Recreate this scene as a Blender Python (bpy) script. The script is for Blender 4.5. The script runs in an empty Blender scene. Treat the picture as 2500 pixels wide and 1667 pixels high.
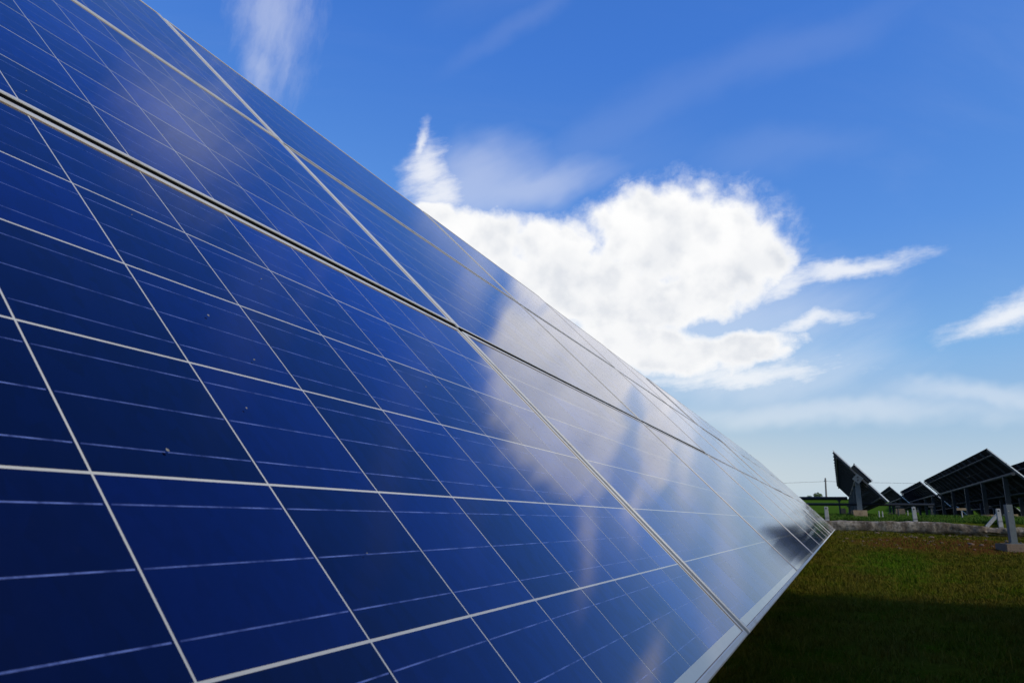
import bpy, bmesh, math, random
import numpy as np
from mathutils import Matrix, Vector, noise as mnoise

random.seed(7)
rng = np.random.default_rng(7)
scene = bpy.context.scene
COL = scene.collection
R = math.radians

# ------------------------------------------------------------------ camera
cd = bpy.data.cameras.new('camera')
cam = bpy.data.objects.new('camera', cd)
COL.objects.link(cam)
cam.matrix_world = Matrix(((0.91146813, 0.08664893, 0.40214154, 0.198961),
                           (0.41112415, -0.22571208, -0.88319363, -1.604093),
                           (0.01424042, 0.97033294, -0.24135284, 0.755593),
                           (0, 0, 0, 1)))
cd.sensor_width = 36.0
cd.lens = 24.86
cd.clip_start = 0.02
cd.clip_end = 5000
cd.dof.use_dof = True
cd.dof.focus_distance = 2.1
cd.dof.aperture_fstop = 20
scene.camera = cam

# ------------------------------------------------------------------ view
scene.view_settings.view_transform = 'Standard'
scene.view_settings.look = 'None'
scene.view_settings.exposure = 0.0
scene.view_settings.gamma = 1.0

# ------------------------------------------------------------------ sun
SUN = Vector((0.74, -0.31, 0.60)).normalized()
SUN_EL = math.asin(SUN.z)
SUN_AZ = math.atan2(SUN.x, SUN.y)
sl = bpy.data.lights.new('sun', 'SUN')
sl.energy = 2.4
sl.angle = R(9.0)
sl.color = (1.0, 0.93, 0.82)
so = bpy.data.objects.new('sun', sl)
COL.objects.link(so)
so.rotation_euler = SUN.to_track_quat('Z', 'Y').to_euler()
so.location = (20, -20, 30)

# ------------------------------------------------------------------ world: sky with clouds
world = bpy.data.worlds.new('World')
scene.world = world
world.use_nodes = True
NT = world.node_tree
NT.nodes.clear()


class NG:
    """small helper to write node graphs as expressions"""
    def __init__(self, nt):
        self.nt = nt

    def new(self, t, **kw):
        n = self.nt.nodes.new(t)
        for k, v in kw.items():
            setattr(n, k, v)
        return n

    def put(self, sock, v):
        if isinstance(v, bpy.types.NodeSocket):
            self.nt.links.new(v, sock)
        elif v is not None:
            sock.default_value = v

    def m(self, op, a, b=None, c=None, clamp=False):
        n = self.new('ShaderNodeMath', operation=op, use_clamp=clamp)
        for s, v in zip(n.inputs, (a, b, c)):
            self.put(s, v)
        return n.outputs[0]

    def v(self, op, a, b=None, out=0):
        n = self.new('ShaderNodeVectorMath', operation=op)
        self.put(n.inputs[0], a)
        if b is not None:
            self.put(n.inputs['Scale' if op == 'SCALE' else 1], b)
        return n.outputs[out]

    def noise(self, vec, scale, detail=8, rough=0.55, dist=0.0, lac=2.0, col=False):
        n = self.new('ShaderNodeTexNoise')
        self.put(n.inputs['Vector'], vec)
        n.inputs['Scale'].default_value = scale
        n.inputs['Detail'].default_value = detail
        n.inputs['Roughness'].default_value = rough
        n.inputs['Lacunarity'].default_value = lac
        n.inputs['Distortion'].default_value = dist
        return n.outputs['Color' if col else 0]

    def smooth(self, x, lo, hi, a=0.0, b=1.0, kind='SMOOTHSTEP'):
        n = self.new('ShaderNodeMapRange', interpolation_type=kind)
        self.put(n.inputs[0], x)
        for i, q in enumerate((lo, hi, a, b)):
            n.inputs[i + 1].default_value = q
        return n.outputs[0]

    def mix(self, f, a, b, blend='MIX'):
        n = self.new('ShaderNodeMix', data_type='RGBA', blend_type=blend)
        self.put(n.inputs[0], f)
        self.put(n.inputs[6], a if isinstance(a, bpy.types.NodeSocket) else (*a, 1))
        self.put(n.inputs[7], b if isinstance(b, bpy.types.NodeSocket) else (*b, 1))
        return n.outputs[2]

    def mapping(self, vec, loc=(0, 0, 0), rot=(0, 0, 0), scale=(1, 1, 1), kind='TEXTURE'):
        n = self.new('ShaderNodeMapping', vector_type=kind)
        self.put(n.inputs[0], vec)
        n.inputs[1].default_value = loc
        n.inputs[2].default_value = rot
        n.inputs[3].default_value = scale
        return n.outputs[0]

    def ramp(self, f, stops):
        n = self.new('ShaderNodeValToRGB')
        self.put(n.inputs[0], f)
        e = n.color_ramp.elements
        while len(e) < len(stops):
            e.new(0.5)
        for q, (p, c) in zip(e, stops):
            q.position = p
            q.color = (*c, 1)
        return n.outputs[0]


g = NG(NT)
tc = g.new('ShaderNodeTexCoord')
D = tc.outputs['Generated']
sky = g.new('ShaderNodeTexSky', sky_type='NISHITA')
sky.sun_disc = False
sky.sun_elevation = SUN_EL
sky.sun_rotation = SUN_AZ
sky.altitude = 0
sky.air_density = 1.0
sky.dust_density = 0.6
sky.ozone_density = 3.0
SKY_STRENGTH = 0.1
sep = g.new('ShaderNodeSeparateColor')
NT.links.new(sky.outputs[0], sep.inputs[0])
# the sky's own brightness, developed with the photograph's colour response
skyc = g.ramp(g.m('MULTIPLY', sep.outputs[1], SKY_STRENGTH),
              [(0.08, (0.030, 0.125, 0.48)), (0.140, (0.056, 0.195, 0.645)), (0.21, (0.105, 0.29, 0.74)), (0.31, (0.225, 0.45, 0.785)),
               (0.45, (0.40, 0.565, 0.73)), (0.56, (0.585, 0.67, 0.715)), (1.0, (0.92, 0.93, 0.93))])

# chart of the sky: tangent plane round one compass bearing and height
E0 = (-0.31711555, 0.87126783, 0.37460659)
E1 = (0.93969262, 0.34202014, 0.0)
E2 = (0.128123, -0.35201505, 0.92718385)
w0 = g.v('DOT_PRODUCT', D, E0, out=1)
wc = g.m('MAXIMUM', w0, 0.12)
pa = g.m('DIVIDE', g.v('DOT_PRODUCT', D, E1, out=1), wc)
pb = g.m('DIVIDE', g.v('DOT_PRODUCT', D, E2, out=1), wc)
cx = g.new('ShaderNodeCombineXYZ')
NT.links.new(pa, cx.inputs[0])
NT.links.new(pb, cx.inputs[1])
P = cx.outputs[0]
front = g.smooth(w0, 0.15, 0.4)


def warp(vec, scale, amt, detail=5):
    n = g.noise(vec, scale, detail, 0.6, col=True)
    n = g.v('SUBTRACT', n, (0.5, 0.5, 0.5))
    return g.v('ADD', vec, g.v('SCALE', n, amt))


def blobs(vec, L, k=0.25):
    F = None
    for (x, y, rx, ry, rot) in L:
        q = g.mapping(vec, (x, y, 0), (0, 0, rot), (rx, ry, 1))
        f = g.m('SUBTRACT', 1.0, g.v('LENGTH', q, out=1))
        F = f if F is None else g.m('SMOOTH_MAX', F, f, k)
    return F


MAIN = [(0.18, -0.006, 0.118, 0.083, -0.015), (0.109, 0.031, 0.095, 0.051, 0.158), (0.251, -0.024, 0.071, 0.059, -0.362),
        (-0.115, 0.008, 0.086, 0.049, -0.153), (-0.182, 0.042, 0.037, 0.024, -0.018), (0.013, -0.064, 0.202, 0.067, -0.185),
        (0.158, -0.084, 0.137, 0.049, 0.134), (0.243, -0.152, 0.098, 0.026, 0.087), (0.123, -0.151, 0.147, 0.046, -0.217),
        (-0.017, -0.003, 0.073, 0.042, -0.015), (0.105, -0.012, 0.06, 0.045, 0.0)]
WISP = [(0.374, -0.045, 0.109, 0.016, 0.151), (0.299, -0.061, 0.069, 0.024, 0.261), (-0.19, 0.099, 0.035, 0.045, -0.361), (-0.178, 0.066, 0.05, 0.03, 0.1),
        (-0.197, 0.135, 0.009, 0.035, -0.159),
        (0.60, -0.106, 0.088, 0.020, 0.409), (0.244, -0.189, 0.15, 0.024, 0.072),
        (0.337, -0.118, 0.076, 0.013, 0.139)]
PLUME = [(-0.392, 0.312, 0.049, 0.098, -0.232), (-0.422, 0.238, 0.028, 0.041, -0.195),
         (-0.257, 0.472, 0.107, 0.082, -0.368)]
FAINT = [(0.003, 0.4, 0.144, 0.039, 0.46), (-0.044, 0.304, 0.108, 0.013, 0.556), (0.031, 0.132, 0.245, 0.026, 0.459),
         (0.287, 0.117, 0.096, 0.023, 0.063), (-0.059, 0.076, 0.181, 0.036, 0.323), (0.277, 0.238, 0.181, 0.023, 0.317)]
Pm = warp(P, 8.0, 0.035)
puff = g.noise(warp(P, 30.0, 0.015), 22.0, 9, 0.58)
fm = g.m('ADD', blobs(Pm, MAIN, 0.3), g.m('MULTIPLY', g.m('SUBTRACT', puff, 0.5), 1.0))
dm = g.smooth(fm, -0.12, 0.40)
# feathery fringe round the heap
fring = g.noise(g.mapping(warp(P, 20.0, 0.05), rot=(0, 0, 0.5), scale=(2.2, 1, 1)), 42.0, 9, 0.68)
dfr = g.m('MULTIPLY', g.smooth(g.m('ADD', g.m('MULTIPLY', fm, 0.55), g.m('MULTIPLY', g.m('SUBTRACT', fring, 0.5), 1.8)), -0.35, 0.65), 0.36)
dfr = g.m('MULTIPLY', dfr, g.smooth(fm, -0.45, 0.0))
dm = g.m('MAXIMUM', dm, dfr)
Pw = warp(P, 14.0, 0.045, 7)
streak = g.noise(g.mapping(P, rot=(0, 0, 0.2), scale=(3, 1, 1)), 55.0, 9, 0.66)
fw_ = g.m('ADD', blobs(Pw, WISP, 0.2), g.m('MULTIPLY', g.m('SUBTRACT', streak, 0.5), 1.5))
dw = g.m('MULTIPLY', g.smooth(fw_, -0.4, 1.0), 0.78)
Pf = warp(P, 5.0, 0.08, 4)
soft = g.m('MULTIPLY', g.m('SUBTRACT', g.noise(g.mapping(P, rot=(0, 0, 0.45), scale=(4, 1, 1)), 22.0, 6, 0.55), 0.5), 0.9)
fib = g.m('MULTIPLY', g.m('SUBTRACT', g.noise(g.mapping(warp(P, 9.0, 0.05), rot=(0, 0, 1.25), scale=(5, 1, 1)), 48.0, 8, 0.62), 0.5), 1.5)
dp = g.m('MULTIPLY', g.smooth(g.m('ADD', blobs(Pf, PLUME, 0.3), fib), -0.6, 1.2), 0.31)
df = g.m('MULTIPLY', g.smooth(g.m('ADD', blobs(Pf, FAINT, 0.3), soft), -0.9, 1.0), 0.045)
df = g.m('MAXIMUM', df, dp)
VEIL = [(-0.075, 0.07, 0.15, 0.035, 0.25), (0.2, -0.12, 0.24, 0.10, 0.0), (0.27, -0.19, 0.20, 0.05, 0.05), (-0.12, 0.08, 0.10, 0.06, 0.3), (0.366, -0.242, 0.27, 0.022, 0.04), (0.568, -0.213, 0.14, 0.016, 0.001)]
vl = g.m('MULTIPLY', g.smooth(g.m('ADD', blobs(Pf, VEIL, 0.4), g.m('MULTIPLY', soft, 0.8)), -0.35, 0.9), 0.33)
df = g.m('MAXIMUM', df, vl)
dens = g.m('MULTIPLY', g.m('MAXIMUM', g.m('MAXIMUM', dm, dw), df), front)
# thin high cloud over the whole sky, on a layer seen in perspective
sx = g.new('ShaderNodeSeparateXYZ')
NT.links.new(D, sx.inputs[0])
zc = g.m('MAXIMUM', g.m('ADD', sx.outputs[2], 0.12), 0.05)
lay = g.v('DIVIDE', D, None)
cz = g.new('ShaderNodeCombineXYZ')
for i in range(3):
    NT.links.new(zc, cz.inputs[i])
NT.links.new(cz.outputs[0], lay.node.inputs[1])
hi = g.noise(g.mapping(lay, rot=(0, 0, 0.6), scale=(3.2, 1, 1)), 1.6, 9, 0.6, 0.4)
hi = g.m('MULTIPLY', g.smooth(hi, 0.5, 0.9), 0.10)
dens = g.m('MAXIMUM', dens, hi)
# cloud shading: bright crowns, a little grey in the thick parts
grey = g.noise(warp(P, 6.0, 0.06), 11.0, 5, 0.5)
lump = g.noise(P, 16.0, 4, 0.5)
lump2 = g.noise(g.v('ADD', P, (0.016, 0.022, 0.0)), 16.0, 4, 0.5)
relief = g.smooth(g.m('SUBTRACT', lump2, lump), -0.10, 0.26)
under = g.smooth(pb, 0.06, -0.16)
gsel = g.m('ADD', g.m('MULTIPLY', relief, 0.55), g.m('ADD', g.m('MULTIPLY', g.smooth(grey, 0.42, 0.70), 0.35), g.m('MULTIPLY', under, 0.22)))
gsel = g.m('MULTIPLY', gsel, g.smooth(fm, 0.12, 0.6), clamp=True)
cloudc = g.mix(gsel, (1.0, 1.0, 1.0), (0.70, 0.735, 0.80))
fin = g.mix(dens, skyc, cloudc)
bg = g.new('ShaderNodeBackground')
NT.links.new(g.v('SCALE', fin, 1.0 / SKY_STRENGTH), bg.inputs[0])
bg.inputs[1].default_value = SKY_STRENGTH
wo = g.new('ShaderNodeOutputWorld')
NT.links.new(bg.outputs[0], wo.inputs[0])

# ------------------------------------------------------------------ helpers
def mat(name):
    m = bpy.data.materials.new(name)
    m.use_nodes = True
    return m, NG(m.node_tree), m.node_tree.nodes['Principled BSDF']


def simple(name, col, rough=0.6, metal=0.0, var=0.15, scale=8.0, bump=0.0, dirt=None, bscale=60, spec=0.5):
    m, q, b = mat(name)
    t = q.new('ShaderNodeTexCoord')
    n = q.noise(t.outputs['Object'], scale, 6, 0.6)
    lo = tuple(c * (1 - var) for c in col)
    hi_ = tuple(min(1, c * (1 + var)) for c in col)
    c = q.mix(n, lo, hi_)
    if dirt:
        n2 = q.noise(t.outputs['Object'], scale * 2.3, 8, 0.65)
        c = q.mix(q.smooth(n2, 0.5, 0.72, 0, 0.8), c, dirt)
    q.put(b.inputs['Base Color'], c)
    b.inputs['Roughness'].default_value = rough
    b.inputs['Metallic'].default_value = metal
    b.inputs['Specular IOR Level'].default_value = spec
    if bump:
        bn = q.new('ShaderNodeBump')
        bn.inputs['Strength'].default_value = bump
        bn.inputs['Distance'].default_value = 0.02
        q.put(bn.inputs['Height'], q.noise(t.outputs['Object'], bscale, 8, 0.65))
        q.put(b.inputs['Normal'], bn.outputs[0])
    return m


class MB:
    def __init__(self):
        self.v, self.f = [], []

    def poly(self, pts):
        i = len(self.v)
        self.v += [tuple(p) for p in pts]
        self.f.append(tuple(range(i, i + len(pts))))

    def box(self, lo, hi, M=None):
        x0, y0, z0 = lo
        x1, y1, z1 = hi
        p = [Vector(q) for q in ((x0, y0, z0), (x1, y0, z0), (x1, y1, z0), (x0, y1, z0), (x0, y0, z1), (x1, y0, z1), (x1, y1, z1), (x0, y1, z1))]
        if M is not None:
            p = [M @ q for q in p]
        i = len(self.v)
        self.v += [tuple(q) for q in p]
        for f in ((0, 3, 2, 1), (4, 5, 6, 7), (0, 1, 5, 4), (1, 2, 6, 5), (2, 3, 7, 6), (3, 0, 4, 7)):
            self.f.append(tuple(i + k for k in f))

    def tube(self, a, b, r0, r1=None, n=10, cap=True):
        a, b = Vector(a), Vector(b)
        r1 = r0 if r1 is None else r1
        d = (b - a).normalized()
        s = d.orthogonal().normalized()
        t = d.cross(s)
        i = len(self.v)
        for c, r in ((a, r0), (b, r1)):
            for k in range(n):
                an = 2 * math.pi * k / n
                self.v.append(tuple(c + (s * math.cos(an) + t * math.sin(an)) * r))
        for k in range(n):
            j = (k + 1) % n
            self.f.append((i + k, i + j, i + n + j, i + n + k))
        if cap:
            self.f.append(tuple(i + k for k in reversed(range(n))))
            self.f.append(tuple(i + n + k for k in range(n)))

    def mesh(self, name, m, smooth=False):
        me = bpy.data.meshes.new(name)
        me.from_pydata(self.v, [], self.f)
        me.materials.append(m)
        me.update()
        if smooth:
            for p in me.polygons:
                p.use_smooth = True
        return me

    def build(self, name, m, parent=None, smooth=False):
        return link(name, self.mesh(name, m, smooth), parent)


def link(name, data, parent=None, mtx=None):
    o = bpy.data.objects.new(name, data)
    COL.objects.link(o)
    if parent is not None:
        o.parent = parent
    if mtx is not None:
        o.matrix_basis = mtx
    return o


def tag(o, label=None, cat=None, group=None, kind=None):
    for k, v in (('label', label), ('category', cat), ('group', group), ('kind', kind)):
        if v:
            o[k] = v
    return o


def empty(name, loc, label, cat, group=None):
    o = link(name, None)
    o.location = loc
    o.empty_display_size = 0.2
    return tag(o, label, cat, group)


# ------------------------------------------------------------------ materials
GLASS_ROUGH = 0.068


def laminate(m, q, b, colour, rough=0.5, ar=None):
    """matt layer under front glass; ar: blue reflection of the anti-reflective film on the cell"""
    nt = m.node_tree
    d = q.new('ShaderNodeBsdfDiffuse')
    # thin film of dust, thicker in blotches
    wp = q.new('ShaderNodeNewGeometry').outputs['Position']
    dust = q.m('MULTIPLY', q.m('ADD', q.smooth(q.noise(wp, 2.3, 7, 0.65), 0.45, 0.75), q.smooth(q.noise(wp, 90.0, 3, 0.6), 0.62, 0.8, 0.0, 0.8)), 0.006)
    q.put(d.inputs['Color'], q.mix(dust, colour, (0.34, 0.32, 0.29)))
    top = d.outputs[0]
    if ar is not None:
        gb = q.new('ShaderNodeBsdfGlossy')
        gb.inputs['Color'].default_value = (0.012, 0.20, 0.85, 1)
        gb.inputs['Roughness'].default_value = 0.14
        fb = q.new('ShaderNodeFresnel')
        fb.inputs['IOR'].default_value = 1.5
        mx = q.new('ShaderNodeMixShader')
        q.put(mx.inputs[0], q.m('MULTIPLY', q.m('MULTIPLY', fb.outputs[0], ar), q.smooth(fb.outputs[0], 0.30, 0.62, 1.0, 0.38), clamp=True))
        nt.links.new(top, mx.inputs[1])
        nt.links.new(gb.outputs[0], mx.inputs[2])
        top = mx.outputs[0]
    gw = q.new('ShaderNodeBsdfGlossy')
    gw.inputs['Color'].default_value = (1.0, 0.985, 1.0, 1)
    gw.inputs['Roughness'].default_value = GLASS_ROUGH
    fw = q.new('ShaderNodeFresnel')
    fw.inputs['IOR'].default_value = 1.32
    mx = q.new('ShaderNodeMixShader')
    nt.links.new(fw.outputs[0], mx.inputs[0])
    nt.links.new(top, mx.inputs[1])
    nt.links.new(gw.outputs[0], mx.inputs[2])
    nt.links.new(mx.outputs[0], nt.nodes['Material Output'].inputs['Surface'])
    nt.nodes.remove(b)


m_cell, q, b = mat('silicon_cell')
oi = q.new('ShaderNodeObjectInfo')
ge = q.new('ShaderNodeNewGeometry')
tcx = q.new('ShaderNodeTexCoord')
rnd = q.m('FRACT', q.m('ADD', oi.outputs['Random'], ge.outputs['Random Per Island']))
grain = q.noise(tcx.outputs['Object'], 60.0, 3, 0.7)
vor = q.new('ShaderNodeTexVoronoi')
q.put(vor.inputs['Vector'], tcx.outputs['Object'])
vor.inputs['Scale'].default_value = 140.0
gsum = q.m('ADD', q.m('MULTIPLY', rnd, 0.55), q.m('ADD', q.m('MULTIPLY', grain, 0.35), q.m('MULTIPLY', vor.outputs['Color'], 0.12)))
flake = q.new('ShaderNodeTexVoronoi')
q.put(flake.inputs['Vector'], q.v('ADD', q.mapping(tcx.outputs['Object'], scale=(1, 2.2, 1)), q.v('SCALE', oi.outputs['Location'], 3.0)))
flake.inputs['Scale'].default_value = 95.0
fsep = q.new('ShaderNodeSeparateColor')
q.put(fsep.inputs[0], flake.outputs['Color'])
arw = q.m('ADD', q.m('ADD', 0.50, q.m('MULTIPLY', rnd, 0.52)), q.m('MULTIPLY', fsep.outputs[0], 0.26))
laminate(m_cell, q, b, q.ramp(gsum, [(0.1, (0.0004, 0.0006, 0.006)), (0.55, (0.0007, 0.0011, 0.012)), (0.95, (0.0014, 0.0026, 0.028))]), ar=arw)

m_sheet, q, b = mat('white_backsheet')
tcx = q.new('ShaderNodeTexCoord')
laminate(m_sheet, q, b, q.mix(q.noise(tcx.outputs['Object'], 7.0, 6, 0.6), (0.46, 0.445, 0.385), (0.62, 0.61, 0.55)))

m_bus, q, b = mat('tinned_busbar')
tcx = q.new('ShaderNodeTexCoord')
nb = q.noise(q.mapping(tcx.outputs['Object'], scale=(1, 8, 1)), 22.0, 5, 0.7)
laminate(m_bus, q, b, q.mix(q.smooth(nb, 0.38, 0.6), (0.02, 0.03, 0.10), (0.13, 0.18, 0.42)), ar=0.6)

m_alu = simple('anodised_aluminium', (0.60, 0.585, 0.54), 0.5, 0.2, 0.10, 5.0, dirt=(0.44, 0.38, 0.29))
m_seal = simple('brown_sealant', (0.20, 0.13, 0.07), 0.7, 0, 0.4, 20.0)
m_back = simple('dark_back_film', (0.012, 0.013, 0.016), 0.75, 0, 0.2, 4.0, spec=0.08)
m_black = simple('black_rail_paint', (0.018, 0.02, 0.024), 0.6, 0.0, 0.3, 6.0, spec=0.25)
m_galv = simple('galvanised_steel', (0.075, 0.092, 0.105), 0.5, 0.2, 0.22, 9.0, dirt=(0.05, 0.058, 0.066))
m_dsteel = simple('weathered_steel', (0.032, 0.034, 0.037), 0.65, 0.1, 0.3, 6.0)
m_rib = simple('rib_steel', (0.055, 0.058, 0.065), 0.6, 0.2, 0.25, 5.0)
m_conc = simple('fence_concrete', (0.33, 0.32, 0.30), 0.85, 0, 0.2, 6.0, 0.4, dirt=(0.14, 0.13, 0.11))
m_foot = simple('footing_concrete', (0.30, 0.21, 0.12), 0.9, 0, 0.25, 4.0, 0.5, dirt=(0.13, 0.08, 0.045))
m_speck = simple('dried_dirt', (0.25, 0.24, 0.20), 0.9, 0, 0.4, 300.0)
m_wood = simple('grey_wood_pole', (0.16, 0.15, 0.14), 0.8, 0, 0.2, 3.0)

# wall
m_wall, q, b = mat('stained_concrete_wall')
tcx = q.new('ShaderNodeTexCoord')
n1 = q.noise(q.mapping(tcx.outputs['Object'], scale=(1, 1, 2.5)), 2.6, 9, 0.72)
n2 = q.noise(tcx.outputs['Object'], 9.0, 9, 0.7)
c = q.ramp(n1, [(0.34, (0.035, 0.025, 0.018)), (0.48, (0.13, 0.10, 0.072)), (0.62, (0.31, 0.26, 0.20))])
c = q.mix(q.smooth(n2, 0.48, 0.66, 0, 0.85), c, (0.045, 0.032, 0.022))
lich = q.noise(tcx.outputs['Object'], 3.7, 9, 0.7)
c = q.mix(q.smooth(lich, 0.56, 0.66, 0, 0.7), c, (0.34, 0.31, 0.26))
q.put(b.inputs['Base Color'], c)
b.inputs['Roughness'].default_value = 0.95
bn = q.new('ShaderNodeBump')
bn.inputs['Strength'].default_value = 0.8
bn.inputs['Distance'].default_value = 0.05
q.put(bn.inputs['Height'], n2)
q.put(b.inputs['Normal'], bn.outputs[0])


def turf_colour(q, pos, near=True):
    a = q.noise(pos, 0.35, 5, 0.6)
    c_ = q.noise(pos, 1.7, 6, 0.65)
    e = q.noise(pos, 14.0, 5, 0.7)
    green = q.mix(e, (0.018, 0.031, 0.001), (0.076, 0.105, 0.004))
    olive = q.mix(e, (0.036, 0.033, 0.003), (0.115, 0.105, 0.010))
    red = q.mix(e, (0.036, 0.014, 0.004), (0.125, 0.054, 0.014))
    c1 = q.mix(q.smooth(c_, 0.36, 0.56), green, olive)
    br = q.noise(pos, 0.8, 7, 0.7)
    c1 = q.mix(q.smooth(br, 0.5, 0.66, 0, 0.5), c1, q.mix(e, (0.028, 0.017, 0.004), (0.10, 0.066, 0.016)))
    pt = q.v('LENGTH', q.mapping(pos, (0.95, 12.5, 0.1), (0, 0, 0), (0.8, 3.4, 30)), out=1)
    pt = q.m('ADD', pt, q.m('MULTIPLY', q.m('SUBTRACT', c_, 0.5), 2.0))
    c1 = q.mix(q.smooth(pt, 1.2, 0.2, 0, 0.75), c1, q.mix(e, (0.018, 0.05, 0.002), (0.055, 0.13, 0.004)))
    return c1, red, a, c_


m_ground, q, b = mat('turf_soil')
ge = q.new('ShaderNodeNewGeometry')
pos = ge.outputs['Position']
c1, red, a, c_ = turf_colour(q, pos)
# bare reddish earth below the wall, a strip and a patch
sp = q.new('ShaderNodeSeparateXYZ')
q.put(sp.inputs[0], pos)
dpatch = q.v('LENGTH', q.mapping(pos, (2.5, 20.5, 0.3), (0, 0, 0), (2.9, 5.2, 30)), out=1)
wob = q.m('MULTIPLY', q.m('SUBTRACT', q.noise(pos, 1.1, 7, 0.65), 0.5), 1.3)
bare = q.smooth(q.m('ADD', dpatch, wob), 1.05, 0.55)
farg = q.smooth(sp.outputs[1], 29.0, 31.0)
lush = q.mix(q.noise(pos, 2.0, 7, 0.7), (0.022, 0.055, 0.007), (0.075, 0.13, 0.014))
c = q.mix(bare, c1, red)
c = q.mix(farg, c, lush)
q.put(b.inputs['Base Color'], c)
b.inputs['Roughness'].default_value = 0.95
b.inputs['Specular IOR Level'].default_value = 0.0
bn = q.new('ShaderNodeBump')
bn.inputs['Strength'].default_value = 0.9
bn.inputs['Distance'].default_value = 0.04
q.put(bn.inputs['Height'], q.noise(pos, 22.0, 8, 0.7))
q.put(b.inputs['Normal'], bn.outputs[0])

m_grass, q, b = mat('turf_blade')
ge = q.new('ShaderNodeNewGeometry')
pos = ge.outputs['Position']
c1, red, a, c_ = turf_colour(q, pos)
dry = q.mix(0.5, c1, (0.15, 0.11, 0.02))
c = q.mix(q.smooth(ge.outputs['Random Per Island'], 0.62, 0.9), c1, dry)
q.put(b.inputs['Base Color'], c)
b.inputs['Roughness'].default_value = 0.8
b.inputs['Specular IOR Level'].default_value = 0.03
m_fgrass, q, b = mat('lush_blade')
ge = q.new('ShaderNodeNewGeometry')
q.put(b.inputs['Base Color'], q.ramp(ge.outputs['Random Per Island'], [(0.0, (0.02, 0.05, 0.006)), (0.6, (0.05, 0.11, 0.012)), (1.0, (0.11, 0.14, 0.03))]))
b.inputs['Roughness'].default_value = 0.8
b.inputs['Specular IOR Level'].default_value = 0.03

# ------------------------------------------------------------------ ground
WALL_Y = 29.5


def gz(x, y):
    if y < 29.6:
        t = min(max((y - 6) / 24.0, 0), 1)
        z = 0.40 * t * t * (3 - 2 * t) - 0.018 * max(x - 1, 0) * t
        z += 0.03 * math.sin(x * 0.9 + 1) * math.sin(y * 0.5) * min(1, max(0, (y - 3) / 6))
    else:
        t = min(max((y - 90) / 42.0, 0), 1)
        z = 0.80 + 0.055 * min(y - 29.6, 4) + 0.006 * max(min(y, 90) - 33.6, 0) + 3.75 * t * t * (3 - 2 * t) * (0.85 + 0.15 * math.sin(x * 0.05))
        z += 0.05 * math.sin(x * 0.8) * math.sin(y * 0.33)
        z -= 0.02 * max(min(x, 8) - 3, 0)
    return z


def axis(parts):
    L = []
    for a, b_, n in parts:
        L += [a + (b_ - a) * i / n for i in range(n)]
    return L + [parts[-1][1]]


xs = axis([(-900, -60, 14), (-60, -12, 16), (-12, -3, 18), (-3, 14, 70), (14, 60, 24), (60, 900, 14)])
ys = axis([(-600, -40, 10), (-40, 0, 20), (0, 29.58, 120)]) + axis([(29.62, 40, 40), (40, 140, 80), (140, 2500, 24)])
V, F = [], []
for y in ys:
    for x in xs:
        z = gz(x, y)
        if -4 < x < 14 and 0 < y < 45:
            z += 0.03 * mnoise.fractal(Vector((x * 1.3, y * 1.3, 0)), 0.9, 2.1, 4)
        V.append((x, y, z))
nx = len(xs)
for j in range(len(ys) - 1):
    for i in range(nx - 1):
        F.append((j * nx + i, j * nx + i + 1, (j + 1) * nx + i + 1, (j + 1) * nx + i))
me = bpy.data.meshes.new('ground')
me.from_pydata(V, [], F)
me.materials.append(m_ground)
for p in me.polygons:
    p.use_smooth = True
ground = tag(link('ground', me), kind='structure')


def blades(name, m, pts, h, w, label, cat):
    """pts (n,3); one bent blade of two triangles at each point"""
    n = len(pts)
    an = rng.uniform(0, 2 * np.pi, n)
    le = rng.uniform(0, 2 * np.pi, n)
    lean = rng.uniform(0.2, 1.1, n) * h
    side = np.c_[np.cos(an), np.sin(an), np.zeros(n)] * (w * 0.5)[:, None]
    top = np.c_[np.cos(le) * lean, np.sin(le) * lean, h]
    mid = np.c_[np.cos(le) * lean * 0.35, np.sin(le) * lean * 0.35, h * 0.62]
    a = pts - side
    b_ = pts + side
    c1_ = pts + mid + side * 0.7
    c2_ = pts + mid - side * 0.7
    t = pts + top
    Vv = np.stack([a, b_, c1_, c2_, t], 1).reshape(-1, 3)
    base_ = (np.arange(n) * 5)[:, None]
    tri = np.concatenate([base_ + np.array([0, 1, 2]), base_ + np.array([0, 2, 3]), base_ + np.array([3, 2, 4])], 1).reshape(-1, 3)
    me_ = bpy.data.meshes.new(name)
    me_.vertices.add(len(Vv))
    me_.vertices.foreach_set('co', Vv.ravel().astype(np.float32))
    me_.loops.add(tri.size)
    me_.loops.foreach_set('vertex_index', tri.ravel().astype(np.int32))
    me_.polygons.add(len(tri))
    me_.polygons.foreach_set('loop_start', np.arange(0, tri.size, 3, dtype=np.int32))
    me_.polygons.foreach_set('loop_total', np.full(len(tri), 3, np.int32))
    me_.materials.append(m)
    me_.update(calc_edges=True)
    return tag(link(name, me_), label, cat, kind='stuff')


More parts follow.
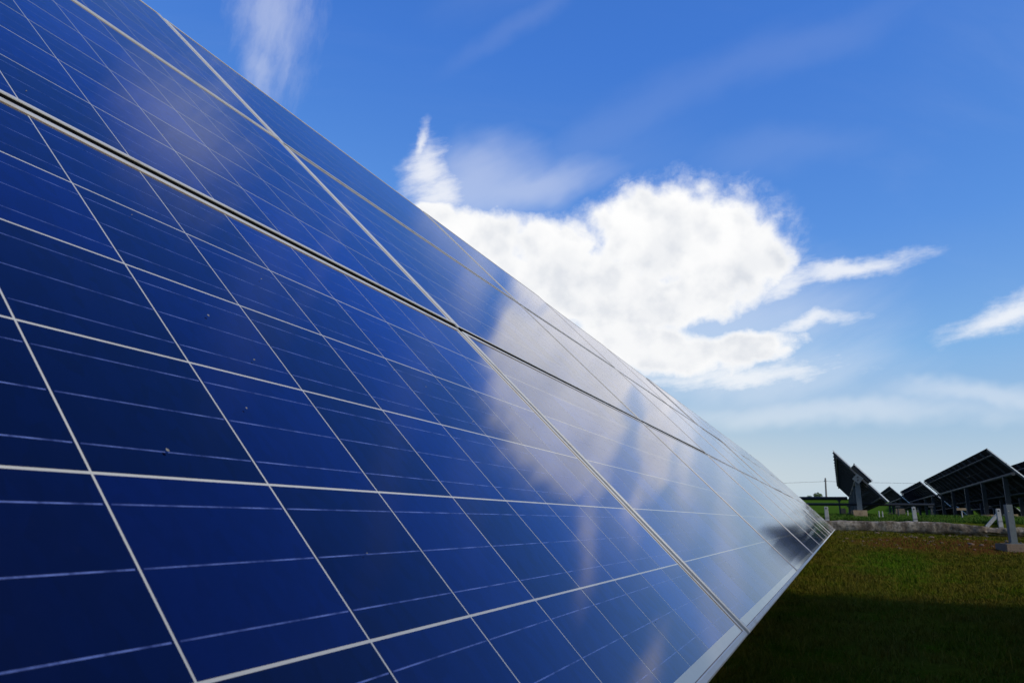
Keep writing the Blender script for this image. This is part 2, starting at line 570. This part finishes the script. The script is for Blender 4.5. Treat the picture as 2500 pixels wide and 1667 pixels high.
gpts = []
hh, ww = [], []
for (y0, y1, n, hm) in ((1.0, 4, 60000, 0.030), (4, 8, 70000, 0.034), (8, 16, 70000, 0.042), (16, 29.2, 60000, 0.05)):
    y = rng.uniform(y0, y1, n)
    x = rng.uniform(-1.6 - 0.05 * y, 1.6 + 0.24 * (y + 1.6), n)
    cl = np.array([mnoise.noise(Vector((a_ * 1.1, b_ * 1.1, 3.0))) + 0.7 * mnoise.noise(Vector((a_ * 4, b_ * 4, 9.0))) for a_, b_ in zip(x, y)])
    bare_ = ((x - 2.5) / 2.9) ** 2 + ((y - 20.5) / 5.2) ** 2
    keep = (cl + rng.uniform(-0.5, 0.5, n) > -0.35) & ((bare_ > 0.7) | (rng.random(n) < 0.25))
    x, y, cl = x[keep], y[keep], cl[keep]
    z = np.array([gz(a_, b_) + 0.03 * mnoise.fractal(Vector((a_ * 1.3, b_ * 1.3, 0)), 0.9, 2.1, 4) - 0.004 for a_, b_ in zip(x, y)])
    gpts.append(np.c_[x, y, z])
    hh.append(hm * rng.uniform(0.5, 1.3, len(x)) * (1 + 0.5 * np.clip(cl, -0.5, 1)))
    ww.append(np.full(len(x), 0.004) * (1 + y / 7.0))
for k in range(900):
    y_ = 1.2 + 16 * rng.random() ** 1.3
    x_ = rng.uniform(-1.2, 1.4 + 0.24 * (y_ + 1.6))
    nb_ = int(rng.integers(10, 34))
    r_ = rng.uniform(0.015, 0.06)
    px_ = x_ + rng.normal(0, r_, nb_)
    py_ = y_ + rng.normal(0, r_, nb_)
    pz_ = np.full(nb_, gz(x_, y_) - 0.008)
    gpts.append(np.c_[px_, py_, pz_])
    hh.append(rng.uniform(0.035, 0.105) * rng.uniform(0.5, 1.2, nb_))
    ww.append(np.full(nb_, 0.004) * (1 + y_ / 9.0))
blades('grass', m_grass, np.concatenate(gpts), np.concatenate(hh), np.concatenate(ww), 'short olive brown turf in front of the low wall', 'grass')
# lush grass beyond the wall
y = 29.75 + rng.random(60000) ** 1.7 * 22
x = rng.uniform(-3.5, 7 + 0.24 * (y - 29), 60000)
z = np.array([gz(a_, b_) - 0.01 for a_, b_ in zip(x, y)])
cl = np.array([mnoise.noise(Vector((a_ * 0.9, b_ * 0.9, 5.0))) for a_, b_ in zip(x, y)])
kp = cl + rng.uniform(-0.4, 0.4, len(x)) > -0.3
pts = np.c_[x, y, z][kp]
blades('tall_grass', m_fgrass, pts, 0.09 * rng.uniform(0.5, 1.6, len(pts)) * (1 + 0.8 * np.clip(cl[kp], 0, 1)), np.full(len(pts), 0.022), 'bright green grass growing behind the low wall', 'grass')

# ------------------------------------------------------------------ low concrete wall
def wall():
    bm = bmesh.new()
    nxw, prof = 300, 14
    x0, x1 = -6.0, 13.0
    rows = []
    for i in range(nxw + 1):
        x_ = x0 + (x1 - x0) * i / nxw
        br = 1 / (1 + math.exp(-(x_ - 4.4) * 3.2))      # the top crumbles away towards the right
        top = 0.815 - 0.17 * br + 0.02 * mnoise.noise(Vector((x_ * 1.2, 0, 0))) + br * 0.06 * mnoise.noise(Vector((x_ * 3.1, 4, 0)))
        und = 0.42 + 0.05 * mnoise.noise(Vector((x_ * 1.7, 7, 0))) - 0.04 * br
        pr = [(29.95, top - 0.06), (29.82, top), (29.62, top + 0.01), (29.44, top - 0.005), (29.425, top - 0.03), (29.425, top - 0.12), (29.43, top - 0.20),
              (29.44, und + 0.08), (29.47, und + 0.02), (29.60, und - 0.02), (29.58, und - 0.1), (29.40, und - 0.14), (29.3, und - 0.20), (29.2, und - 0.3)]
        row = []
        for k, (y_, z_) in enumerate(pr):
            n = mnoise.fractal(Vector((x_ * 3.3, y_ * 3, z_ * 7)), 0.85, 2.1, 5)
            row.append(bm.verts.new((x_ + 0.02 * n, y_ - (0.045 + 0.05 * br) * n * (0 if k < 2 else 1), z_ + 0.02 * n)))
        rows.append(row)
    for i in range(nxw):
        for k in range(prof - 1):
            f = bm.faces.new((rows[i][k], rows[i][k + 1], rows[i + 1][k + 1], rows[i + 1][k]))
            f.smooth = True
    bm.normal_update()
    me_ = bpy.data.meshes.new('low_wall')
    bm.to_mesh(me_)
    bm.free()
    me_.materials.append(m_wall)
    o = link('low_wall', me_)
    return tag(o, 'low weathered concrete wall crumbling towards its right end', 'wall')


wall()

# loose stones and clods under the wall
rock_meshes = []
for k in range(5):
    bm = bmesh.new()
    bmesh.ops.create_icosphere(bm, subdivisions=2, radius=1)
    for v in bm.verts:
        v.co *= 1 + 0.45 * mnoise.noise(v.co * 1.4 + Vector((k * 9, 0, 0)))
        v.co.z *= 0.6
    rm = bpy.data.meshes.new('stone')
    bm.to_mesh(rm)
    bm.free()
    rm.materials.append(m_wall)
    rock_meshes.append(rm)
mbr = MB()
for k in range(420):
    x_ = random.uniform(-0.5, 7.5)
    y_ = 29.3 - abs(random.gauss(0, 2.6)) if random.random() < 0.75 else random.gauss(20.5, 2.5)
    s = random.uniform(0.012, 0.045) * (1.6 if random.random() < 0.06 else 1)
    src = random.choice(rock_meshes)
    M = Matrix.Translation((x_, y_, gz(x_, y_) + s * 0.2)) @ Matrix.Rotation(random.uniform(0, 6), 4, 'Z') @ Matrix.Diagonal((s * random.uniform(0.8, 1.5), s, s, 1))
    i0 = len(mbr.v)
    mbr.v += [tuple(M @ v.co) for v in src.vertices]
    mbr.f += [tuple(i0 + t for t in p.vertices) for p in src.polygons]
tag(mbr.build('rubble', simple('red_clod', (0.12, 0.07, 0.045), 0.95, 0, 0.5, 3.0, 0.3), smooth=True), 'small reddish stones and clods scattered below the low wall', 'rubble', kind='stuff')

# ------------------------------------------------------------------ module (solar panel) geometry
MW, MH = 1.9556, 0.979         # module length (along the row) and height (up the slope)
PU, PV = 1.977, 0.995          # pitch
CP = 0.159                     # cell pitch
CU, CV = 0.0238, 0.0125        # first cell line


def ring(mb, prof, W=MW, H=MH, y0=0.0):
    base_ = len(mb.v)
    n = len(prof)
    for (cx_, cy_, sx_, sy_) in ((0, y0, 1, 1), (W, y0, -1, 1), (W, H, -1, -1), (0, H, 1, -1)):
        for d, z_ in prof:
            mb.v.append((cx_ + sx_ * d, cy_ + sy_ * d, z_))
    for c_ in range(4):
        e = (c_ + 1) % 4
        for k in range(n - 1):
            mb.f.append((base_ + c_ * n + k, base_ + e * n + k, base_ + e * n + k + 1, base_ + c_ * n + k + 1))


mb = MB()
ring(mb, [(0.022, -0.0385), (0.0, -0.038), (0, 0.0006), (0.0012, 0.0020), (0.0072, 0.0021), (0.0085, 0.0012), (0.0085, -0.001)])
FRAME = mb.mesh('frame', m_alu)
mb = MB()
ring(mb, [(0.0084, 0.0010), (0.0094, 0.0007), (0.0098, -0.0005)])
SEAL = mb.mesh('seal', m_seal)
mb = MB()
mb.box((0.006, 0.006, -0.004), (MW - 0.006, MH - 0.006, 0.0))
SHEET = mb.mesh('panel', m_sheet)
SHEET.materials.append(m_back)
SHEET.polygons[0].material_index = 1


mb = MB()
ring(mb, [(0.026, -0.0385), (0.0, -0.038), (0, 0.0004), (0.0022, 0.0022), (0.0100, 0.0024), (0.0118, 0.0012), (0.0118, -0.001)], y0=-0.017)
FRAME0 = mb.mesh('frame', m_alu)
mb = MB()
ring(mb, [(0.0117, 0.0010), (0.0128, 0.0007), (0.0133, -0.0005)], y0=-0.017)
SEAL0 = mb.mesh('seal', m_seal)
mb = MB()
mb.box((0.006, -0.011, -0.004), (MW - 0.006, MH - 0.006, 0.0))
SHEET0 = mb.mesh('panel', m_sheet)
SHEET0.materials.append(m_back)
SHEET0.polygons[0].material_index = 1


def cellbox(mb, x, y, hx=0.07855, hy=0.07820, z0=-0.0005, z1=0.00008):
    mb.box((x - hx, y - hy, z0), (x + hx, y + hy, z1))


mb = MB()
cellbox(mb, 0, 0)
CELL = mb.mesh('cell', m_cell)
mb = MB()
for i in range(12):
    for j in range(6):
        cellbox(mb, CU + CP * (i + 0.5), CV + CP * (j + 0.5))
CELLS = mb.mesh('cells', m_cell)
mb = MB()
for i in range(12):
    mb.box((CU + CP * i + 0.003, -0.00065, 0.0), (CU + CP * (i + 1) - 0.003, 0.00065, 0.00014))
BUS = mb.mesh('busbar', m_bus)
mb = MB()
for j in range(6):
    for k in (-1, 0, 1):
        yy = CV + CP * (j + 0.5) + k * 0.052
        for i in range(12):
            mb.box((CU + CP * i + 0.003, yy - 0.00065, 0.0), (CU + CP * (i + 1) - 0.003, yy + 0.00065, 0.00014))
BUSES = mb.mesh('busbars', m_bus)

TH = R(45.5)


def plane_basis(th):
    c_, s_ = math.cos(th), math.sin(th)
    return Matrix(((0, -c_, s_), (1, 0, 0), (0, s_, c_)))     # columns: along row, up slope, outward


# ------------------------------------------------------------------ the near solar array
arr = empty('solar_array', (0, 0, 0), 'large near solar array of blue panels with white cell grid, filling the left half', 'solar array')
B3 = plane_basis(TH)
ORG = Vector((0, 0, 0.54))


def on_array(u, v, n):
    return ORG + B3 @ Vector((u, v, n))


jit = random.Random(3)
for bay in range(-1, 13):
    for row in range(3):
        u0 = -MW if bay == 0 else (-MW - PU if bay == -1 else 0.0214 + (bay - 1) * PU)
        v0 = 0.006 + row * PV
        tilt = Matrix.Rotation(jit.gauss(0, 0.0012), 3, 'X') @ Matrix.Rotation(jit.gauss(0, 0.0012), 3, 'Y')
        M = (B3 @ tilt).to_4x4()
        M.translation = on_array(u0, v0, jit.gauss(0, 0.0004))
        p = link('panel', SHEET0 if row == 0 else SHEET, arr, M)
        link('frame', FRAME0 if row == 0 else FRAME, p)
        link('seal', SEAL0 if row == 0 else SEAL, p)
        if 0 <= bay <= 2:
            for i in range(12):
                for j in range(6):
                    link('cell', CELL, p, Matrix.Translation((CU + CP * (i + 0.5), CV + CP * (j + 0.5), 0)))
            for j in range(6):
                for k in (-1, 0, 1):
                    link('busbar', BUS, p, Matrix.Translation((0, CV + CP * (j + 0.5) + k * 0.052, 0)))
        else:
            tag(link('cells', CELLS, p), kind='stuff')
            tag(link('busbars', BUSES, p), kind='stuff')
M4 = B3.to_4x4()
M4.translation = ORG
# black strips paint the shade in the level joints, one for each module length
m_jshade = simple('joint_shade_black', (0.005, 0.005, 0.005), 0.9, 0, 0.3, 12.0, spec=0.0)
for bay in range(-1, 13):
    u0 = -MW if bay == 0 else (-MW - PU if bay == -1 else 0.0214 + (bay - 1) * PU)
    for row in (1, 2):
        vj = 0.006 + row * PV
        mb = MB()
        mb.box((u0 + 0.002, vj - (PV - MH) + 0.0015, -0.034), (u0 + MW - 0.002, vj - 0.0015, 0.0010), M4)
        mb.build('joint_shade', m_jshade, arr)
# rafters behind each joint, purlins, posts
for k in range(-1, 14):
    uu = 0.0107 + (k - 1) * PU
    mb = MB()
    mb.box((uu - 0.022, 0.02, -0.075), (uu + 0.022, 2.96, -0.040), M4)
    mb.build('rafter', m_galv, arr)
for vv in (0.55, 2.35):
    mb = MB()
    mb.box((-MW - PU, vv - 0.04, -0.17), (0.02 + 12 * PU, vv + 0.04, -0.077), M4)
    mb.build('purlin', m_galv, arr)
for k in range(5):
    yk = -3.2 + k * 6.6
    zb = gz(-1.0, yk) - 0.05
    pt = on_array(yk, 1.45, -0.2)
    mb = MB()
    mb.box((pt.x - 0.09, yk - 0.09, zb), (pt.x + 0.09, yk + 0.09, pt.z))
    mb.build('post', m_galv, arr)
    a_ = on_array(yk, 0.55, -0.17)
    b_ = on_array(yk, 2.35, -0.17)
    mb = MB()
    mb.tube(a_, b_, 0.05, n=8)
    mb.build('strut', m_galv, arr)
# dried dirt specks and a few insects on the glass
mb = MB()
for k in range(110):
    uu = random.uniform(-1.5, 3.0)
    vv = random.uniform(0.05, 2.0)
    r_ = random.uniform(0.0006, 0.0017)
    c_ = [on_array(uu + r_ * math.cos(t) * random.uniform(0.7, 1.3), vv + r_ * math.sin(t) * random.uniform(0.7, 1.3), 0.0016) for t in [i * 6.283 / 7 for i in range(7)]]
    mb.poly(c_)
    top = on_array(uu, vv, 0.0024)
    for i in range(7):
        mb.poly((c_[i], c_[(i + 1) % 7], top))
tag(mb.build('dirt_specks', m_speck, arr), kind='stuff')

# ------------------------------------------------------------------ other arrays, seen from behind
mb = MB()
ring(mb, [(0.001, -0.012), (0.0, -0.012), (0, 0.0), (0.012, 0.0012), (0.012, -0.001)])
m_litedge = simple('sunlit_frame_edge', (0.82, 0.82, 0.80), 0.5, 0.0, 0.05, 5.0)  # sunlit look of the end edges, put into a white colour
BFRAME = mb.mesh('frame', m_dsteel)
mb = MB()
mb.box((0.008, 0.008, -0.006), (MW - 0.008, MH - 0.008, 0.0))
m_bfront = simple('distant_cell_face', (0.004, 0.007, 0.06), 0.12, 0, 0.2, 3.0)
BSHEET = mb.mesh('panel', m_bfront)
BSHEET.materials.append(m_back)
for i_ in (0, 2, 3, 4, 5):
    BSHEET.polygons[i_].material_index = 1


def table(label, top, ynear, ncol, th=R(46.0), post_step=6.2, dark=True, group='solar arrays beyond the wall', proud=False, first_post=1.6, name='solar_array'):
    """top: (x, z) of the upper edge; rows run along +y from ynear"""
    Bt = plane_basis(th)
    L = 3 * PV - (PV - MH)
    org = Vector((top[0] + L * math.cos(th), ynear, top[1] - L * math.sin(th)))
    xm = org.x - 0.5 * L * math.cos(th)
    t = empty(name, (xm, ynear + 1.0, gz(xm, ynear + 1.0)), label, 'solar array', group)
    inv = Matrix.Translation(-t.location)
    M4_ = inv @ Matrix.Translation(org) @ Bt.to_4x4()

    def P_(u, v, n):
        return M4_ @ Vector((u, v, n))
    rj = random.Random(len(label))
    for i in range(ncol):
        for j in range(3):
            n_ = rj.gauss(0, 0.004)
            u_, v_ = i * PU, j * PV
            if proud and i == 0 and j == 1:
                n_ = 0.19
                v_ += 0.04
                mb_ = MB()
                mb_.box((0.02, v_ + 0.02, 0.004), (1.9, v_ + 0.95, 0.145), M4_)
                mb_.build('spacer', m_black, t)
            o = link('panel', BSHEET, t, M4_ @ Matrix.Translation((u_, v_, n_)) @ Matrix.Diagonal(((PU - 0.003) / MW, (PV - 0.003) / MH, 1, 1)))
            link('frame', BFRAME, o)
    for i in range(ncol + 1):
        mb_ = MB()
        u_ = min(max(i * PU - 0.01, 0.06), ncol * PU - 0.08)
        mb_.box((u_ - 0.03, 0.05, -0.12), (u_ + 0.03, L - 0.05, -0.042), M4_)
        mb_.build('rafter', m_rib, t)
    for j in range(3):
        mb_ = MB()
        dn = 0.19 if proud and j == 1 else 0.0
        mb_.box((-0.014, j * PV + 0.004, -0.045 + dn), (-0.003, j * PV + MH, 0.003 + dn), M4_)
        mb_.build('sunlit_edge', m_litedge, t)
    mb_ = MB()
    mb_.tube(P_(0.0, L * 0.5, -0.21), P_(ncol * PU - 0.02, L * 0.5, -0.21), 0.085, n=12)
    mb_.build('torque_tube', m_dsteel, t, smooth=False)
    for vv in (0.32, L - 0.32):
        mb_ = MB()
        mb_.box((0.02, vv - 0.03, -0.19), (ncol * PU - 0.04, vv + 0.03, -0.122), M4_)
        mb_.build('purlin', m_dsteel, t)
    u_ = first_post
    while u_ < ncol * PU:
        c_ = P_(u_, L * 0.5, -0.21)
        yb = c_.y + t.location.y
        zb = gz(c_.x + t.location.x, yb) - t.location.z
        mb_ = MB()
        mb_.box((c_.x - 0.10, c_.y - 0.10, zb), (c_.x + 0.10, c_.y + 0.10, c_.z - 0.02))
        pst = mb_.build('post', m_galv if not dark else m_dsteel, t)
        mb_ = MB()
        mb_.box((c_.x - 0.27, c_.y - 0.27, zb - 0.15), (c_.x + 0.27, c_.y + 0.27, zb + 0.30))
        mb_.build('footing', m_foot, t)
        mb_ = MB()
        mb_.tube((c_.x, c_.y, c_.z - 0.75), P_(u_, L * 0.5 - 0.75, -0.13), 0.035, n=6)
        mb_.build('brace', m_dsteel, t)
        u_ += post_step
    return t, P_, L


tA, PA, LA = table('tall narrow dark array seen end-on behind the low wall, white edged with a stepped profile', (0.16, 3.86), 33.2, 16, th=R(48.0), dark=False, proud=True, first_post=0.35)
# bearing plate with two bolt holes at the end of the tube
cpl = PA(-0.03, LA * 0.5 - 0.02, -0.19)
mb = MB()
Mp = Matrix.Translation(cpl) @ Matrix.Rotation(R(42), 4, 'Y')
mb.box((-0.16, -0.02, -0.16), (0.16, 0.0, 0.16), Mp)
pl = mb.build('bearing_plate', m_galv, tA)
for dx, dz in ((0.0, 0.06), (0.0, -0.06)):
    mb = MB()
    q_ = cpl + Vector((dx, -0.021, dz))
    mb.tube(q_, q_ + Vector((0, -0.006, 0)), 0.032, n=12)
    mb.build('bolt_hole', m_black, pl)
table('long dark array with ribbed back and peaked top corner at the right of the view', (6.92, 4.31), 39.0, 15, dark=True, first_post=2.0)
table('farther dark array beyond the ribbed one, its white end edge slanting down right', (6.78, 4.33), 70.0, 12, dark=True, first_post=1.0)
table('small distant dark array peak between the end-on array and the ribbed one', (4.96, 4.37), 80.0, 10, dark=True, first_post=1.0)
table('dark array cut off by the right edge of the view behind the ribbed one', (9.95, 4.25), 47.0, 12, dark=True, first_post=1.0)
table('dark array filling the gap under the array cut off by the right edge', (11.6, 4.35), 60.0, 12, dark=True, first_post=1.0)
table('distant dark array low behind the white-edged one', (8.4, 4.6), 103.0, 8, dark=True, first_post=1.0)
table('most distant dark array at the right, low on the slope behind the others', (13.0, 4.75), 98.0, 9, dark=True, first_post=1.0)
table('low dark array half hidden beneath the white-edged one', (9.0, 3.40), 76.0, 10, dark=True, first_post=1.0)
table('low dark array half hidden beneath the ribbed one near the right edge', (12.2, 3.45), 70.0, 10, dark=True, first_post=1.0)
tS, PS, LS = table('array just outside the view to the right whose shadow falls on the near turf', (2.56, 2.72), -10.0, 8, dark=True, group='arrays added beside the camera for shade', first_post=1.0)  # unseen array added to cast shade on the near turf

for k in range(7):  # bare rails added past the array's end to feather its shadow edge
    vv = 0.1 + k * (LS - 0.2) / 6
    mb = MB()
    mb.tube(PS(8 * PU - 0.1, vv, -0.06), PS(8 * PU + (1.7 if k % 2 else 0.9), vv, -0.06), 0.035, n=8)
    mb.build('shade_rail', m_galv, tS)

# ------------------------------------------------------------------ linking rails
def rail(x0, x1, y_, z_, r_, label, posts):
    t = empty('drive_rail', ((x0 + x1) / 2, y_, gz((x0 + x1) / 2, y_)), label, 'rail', 'dark rails linking the arrays')
    mb_ = MB()
    lz = z_ - t.location.z
    lx = t.location.x
    mb_.tube((x0 - lx, 0, lz), (x1 - lx, 0, lz), r_, n=10)
    mb_.build('pipe', m_black, t, smooth=False)
    for px_ in posts:
        mb_ = MB()
        zb = gz(px_, y_) - t.location.z
        mb_.tube((px_ - lx, 0, zb - 0.1), (px_ - lx, 0, lz - r_ * 0.6), 0.04, n=8)
        mb_.build('stand', m_dsteel, t)
        mb_ = MB()
        mb_.box((px_ - lx - 0.09, -0.09, lz - r_ - 0.05), (px_ - lx + 0.09, 0.09, lz - r_ + 0.015))
        mb_.build('bearing', m_dsteel, t)
    return t


rail(-2.2, 4.05, 35.6, 1.57, 0.06, 'thin dark pipe running level behind the end-on array above the grass', (-1.6, 0.6, 2.6, 3.9))
rail(-2.4, 0.6, 40.0, 1.97, 0.09, 'thicker dark rail seen against the green hill left of the end-on array', (-2.0, 0.2))

# ------------------------------------------------------------------ fence posts on the wall
def fence_post(x, y, zb, h, label, lean=0.0, w=0.15):
    bm = bmesh.new()
    bmesh.ops.create_cube(bm, size=1)
    for v in bm.verts:
        k = 0.88 if v.co.z > 0 else 1.0
        v.co = Vector((v.co.x * w * k, v.co.y * w * k, (v.co.z + 0.5) * h))
    bmesh.ops.bevel(bm, geom=bm.edges[:], offset=0.012, segments=2, affect='EDGES')
    me_ = bpy.data.meshes.new('fence_post')
    bm.to_mesh(me_)
    bm.free()
    me_.materials.append(m_conc)
    t = link('fence_post', me_)
    t.location = (x, y, zb)
    t.rotation_euler = (0, lean, random.uniform(-0.1, 0.1))
    tag(t, label, 'post', 'concrete fence posts along the wall')
    mb_ = MB()
    mb_.tube((0.0, -w * 0.45 - 0.004, h * 0.88), (0, -w * 0.45 + 0.01, h * 0.88), 0.03, n=10)
    mb_.build('bolt_hole', m_black, t)
    mb_ = MB()
    mb_.box((-w * 0.52, -w * 0.52, h * 0.30), (w * 0.52, w * 0.52, h * 0.325))
    mb_.build('wire_tie', m_dsteel, t)
    return t


fence_post(-0.29, 29.75, 0.72, 0.64, 'short pale concrete fence post on the wall nearest the end of the big array', -0.01)
fence_post(2.75, 29.60, 0.70, 0.66, 'short pale concrete fence post on the middle of the low wall', -0.03)
fp = fence_post(5.42, 29.60, 0.66, 0.66, 'short pale concrete fence post with a slanting strut on the crumbled wall', -0.02)
mb = MB()
Mb = Matrix.Translation((-0.44, 0.0, 0.02)) @ Matrix.Rotation(R(43), 4, 'Y')
mb.box((-0.055, -0.05, 0.0), (0.055, 0.05, 0.60), Mb)
mb.build('strut', m_conc, fp)

# thin stakes beyond the wall
for (x, y, h, lb) in ((1.70, 33.0, 0.30, 'thin white stake left of its twin under the low end of the end-on array'),
                      (1.83, 33.0, 0.29, 'thin white stake right of its twin under the low end of the end-on array'),
                      (3.00, 36.0, 0.30, 'single thin white stake in the grass between the arrays'),
                      (4.72, 33.0, 0.34, 'thin pale stake with an orange cap in the grass below the ribbed array')):
    z_ = gz(x, y)
    mb = MB()
    mb.tube((0, 0, -0.05), (0, 0, h), 0.028, 0.022, n=8)
    mb.tube((0, 0, h), (0, 0, h + 0.012), 0.022, 0.008, n=8)
    o = mb.build('stake', m_conc)
    o.location = (x, y, z_)
    tag(o, lb, 'stake', 'thin stakes in the grass')
    if 'cap' in lb:
        mb = MB()
        mb.box((-0.17, -0.03, h - 0.02), (0.17, 0.03, h + 0.07))
        mb.build('cap', m_foot, o)

# concrete blocks in the grass
for (x, y, s, lb) in ((0.36, 45.0, 0.17, 'small warm lit concrete block left of the end-on array footing'),
                      (3.3, 45.0, 0.27, 'squat tan concrete block in the grass between the two arrays')):
    bm = bmesh.new()
    bmesh.ops.create_cube(bm, size=1)
    for v in bm.verts:
        v.co = Vector((v.co.x * 2 * s * (0.85 if v.co.z > 0 else 1), v.co.y * 2 * s, (v.co.z + 0.5) * 0.5))
    bmesh.ops.bevel(bm, geom=bm.edges[:], offset=0.03, segments=2, affect='EDGES')
    me_ = bpy.data.meshes.new('concrete_block')
    bm.to_mesh(me_)
    bm.free()
    me_.materials.append(m_foot)
    o = link('concrete_block', me_)
    o.location = (x, y, gz(x, y) - 0.05)
    tag(o, lb, 'block', 'concrete blocks in the grass')

# ------------------------------------------------------------------ bare galvanised post in front of the wall
t = empty('steel_post', (3.78, 18.6, gz(3.78, 18.6)), 'bare galvanised square steel post on a concrete base in front of the wall', 'post')
t.rotation_euler = (0, 0, R(14))
mb = MB()
w_, th_, h0, h1 = 0.066, 0.010, 0.15, 1.03
o4 = [(-w_, -w_), (w_, -w_), (w_, w_), (-w_, w_)]
i4 = [(-w_ + th_, -w_ + th_), (w_ - th_, -w_ + th_), (w_ - th_, w_ - th_), (-w_ + th_, w_ - th_)]
for k in range(4):
    e = (k + 1) % 4
    mb.poly(((*o4[k], h0), (*o4[e], h0), (*o4[e], h1), (*o4[k], h1)))
    mb.poly(((*i4[e], h0), (*i4[k], h0), (*i4[k], h1), (*i4[e], h1)))
    mb.poly(((*o4[k], h1), (*o4[e], h1), (*i4[e], h1), (*i4[k], h1)))
mb.build('tube', m_galv, t)
mb = MB()
mb.box((-0.13, -0.13, 0.15), (0.13, 0.13, 0.165))
mb.build('base_plate', m_galv, t)
for sx_ in (-1, 1):
    for sy_ in (-1, 1):
        mb = MB()
        mb.tube((sx_ * 0.105, sy_ * 0.105, 0.16), (sx_ * 0.105, sy_ * 0.105, 0.19), 0.016, n=6)
        mb.build('bolt', m_dsteel, t)
bm = bmesh.new()
bmesh.ops.create_cube(bm, size=1)
for v in bm.verts:
    v.co = Vector((v.co.x * 0.56, v.co.y * 0.56, v.co.z * 0.4 - 0.05))
bmesh.ops.bevel(bm, geom=bm.edges[:], offset=0.012, segments=2, affect='EDGES')
me_ = bpy.data.meshes.new('footing')
bm.to_mesh(me_)
bm.free()
me_.materials.append(simple('dark_footing', (0.14, 0.10, 0.07), 0.9, 0, 0.3, 5.0, 0.5, dirt=(0.07, 0.045, 0.03)))  # darker brown than the other footings
link('footing', me_, t)
mb = MB()
mb.tube((-0.03, -w_ - 0.003, 0.88), (-0.03, -w_ + 0.004, 0.88), 0.014, n=10)
mb.build('bolt_hole', m_speck, t)

# ------------------------------------------------------------------ power line on the hill
t = empty('utility_pole', (-1.72, 131, gz(-1.72, 131)), 'thin utility pole standing on the green hill left of the end-on array', 'pole')
zp = 8.0 - t.location.z
mb = MB()
mb.tube((0, 0, -0.3), (0.12, 0, zp), 0.16, 0.12, n=10)
mb.build('shaft', m_wood, t)
mb = MB()
mb.box((-0.12, -0.06, zp - 0.60), (0.30, 0.06, zp - 0.52))
mb.build('crossarm', m_wood, t)
for dx in (-0.05, 0.24):
    mb = MB()
    mb.tube((dx, 0, zp - 0.52), (dx, 0, zp - 0.40), 0.05, 0.03, n=8)
    mb.build('insulator', m_conc, t)
mbw = MB()
pts = []
for i in range(61):
    x_ = -60 + 160 * i / 60
    sag = 0.0
    for (a_, b_) in ((-60, -1.1), (-1.1, 55), (55, 100)):
        if a_ <= x_ <= b_:
            u = (x_ - a_) / (b_ - a_)
            sag = 4 * u * (1 - u) * 0.6
    pts.append(Vector((x_, 131, 7.9 - 0.45 - sag + 0.0)))
for a_, b_ in zip(pts[:-1], pts[1:]):
    mbw.tube(a_, b_, 0.022, n=5, cap=False)
tag(mbw.build('power_line', m_wood), 'faint power line strung level across the hazy sky above the hill', 'cable')

# shrubs on the hill crest
def shrub(x, y, s, label, seed):
    rr = random.Random(seed)
    t_ = empty('shrub', (x, y, gz(x, y)), label, 'shrub', 'shrubs on the hill crest')
    mb_ = MB()
    mb_.tube((0, 0, -0.1), (0.05 * s, 0, 0.5 * s), 0.05 * s, 0.02 * s, n=6)
    for k in range(5):
        an = k * 1.25
        mb_.tube((0.03 * s, 0, 0.3 * s), (math.cos(an) * 0.5 * s, math.sin(an) * 0.5 * s, 0.8 * s), 0.025 * s, 0.008 * s, n=5)
    mb_.build('stem', m_wood, t_)
    mb_ = MB()
    for k in range(420):
        d = Vector((rr.gauss(0, 1), rr.gauss(0, 1), rr.gauss(0, 0.8)))
        d = d.normalized() * rr.random() ** 0.4
        c_ = Vector((d.x * 0.8 * s, d.y * 0.8 * s, 0.75 * s + d.z * 0.5 * s)) * (1 + 0.25 * mnoise.noise(d * 2 + Vector((seed, 0, 0))))
        a_ = Vector((rr.gauss(0, 1), rr.gauss(0, 1), rr.gauss(0, 1))).normalized() * 0.12 * s
        b_ = a_.orthogonal().normalized() * 0.06 * s
        mb_.poly((c_ - a_, c_ + b_, c_ + a_, c_ - b_))
    mb_.build('crown', m_fgrass, t_)


shrub(-3.0, 132, 0.9, 'tiny leafy shrub on the hill crest nearest the big array', 1)
shrub(-4.4, 133, 0.6, 'smallest low shrub on the hill crest beside the big array end', 2)

scene.render.engine = 'CYCLES'
scene.cycles.max_bounces = 8
scene.cycles.glossy_bounces = 4
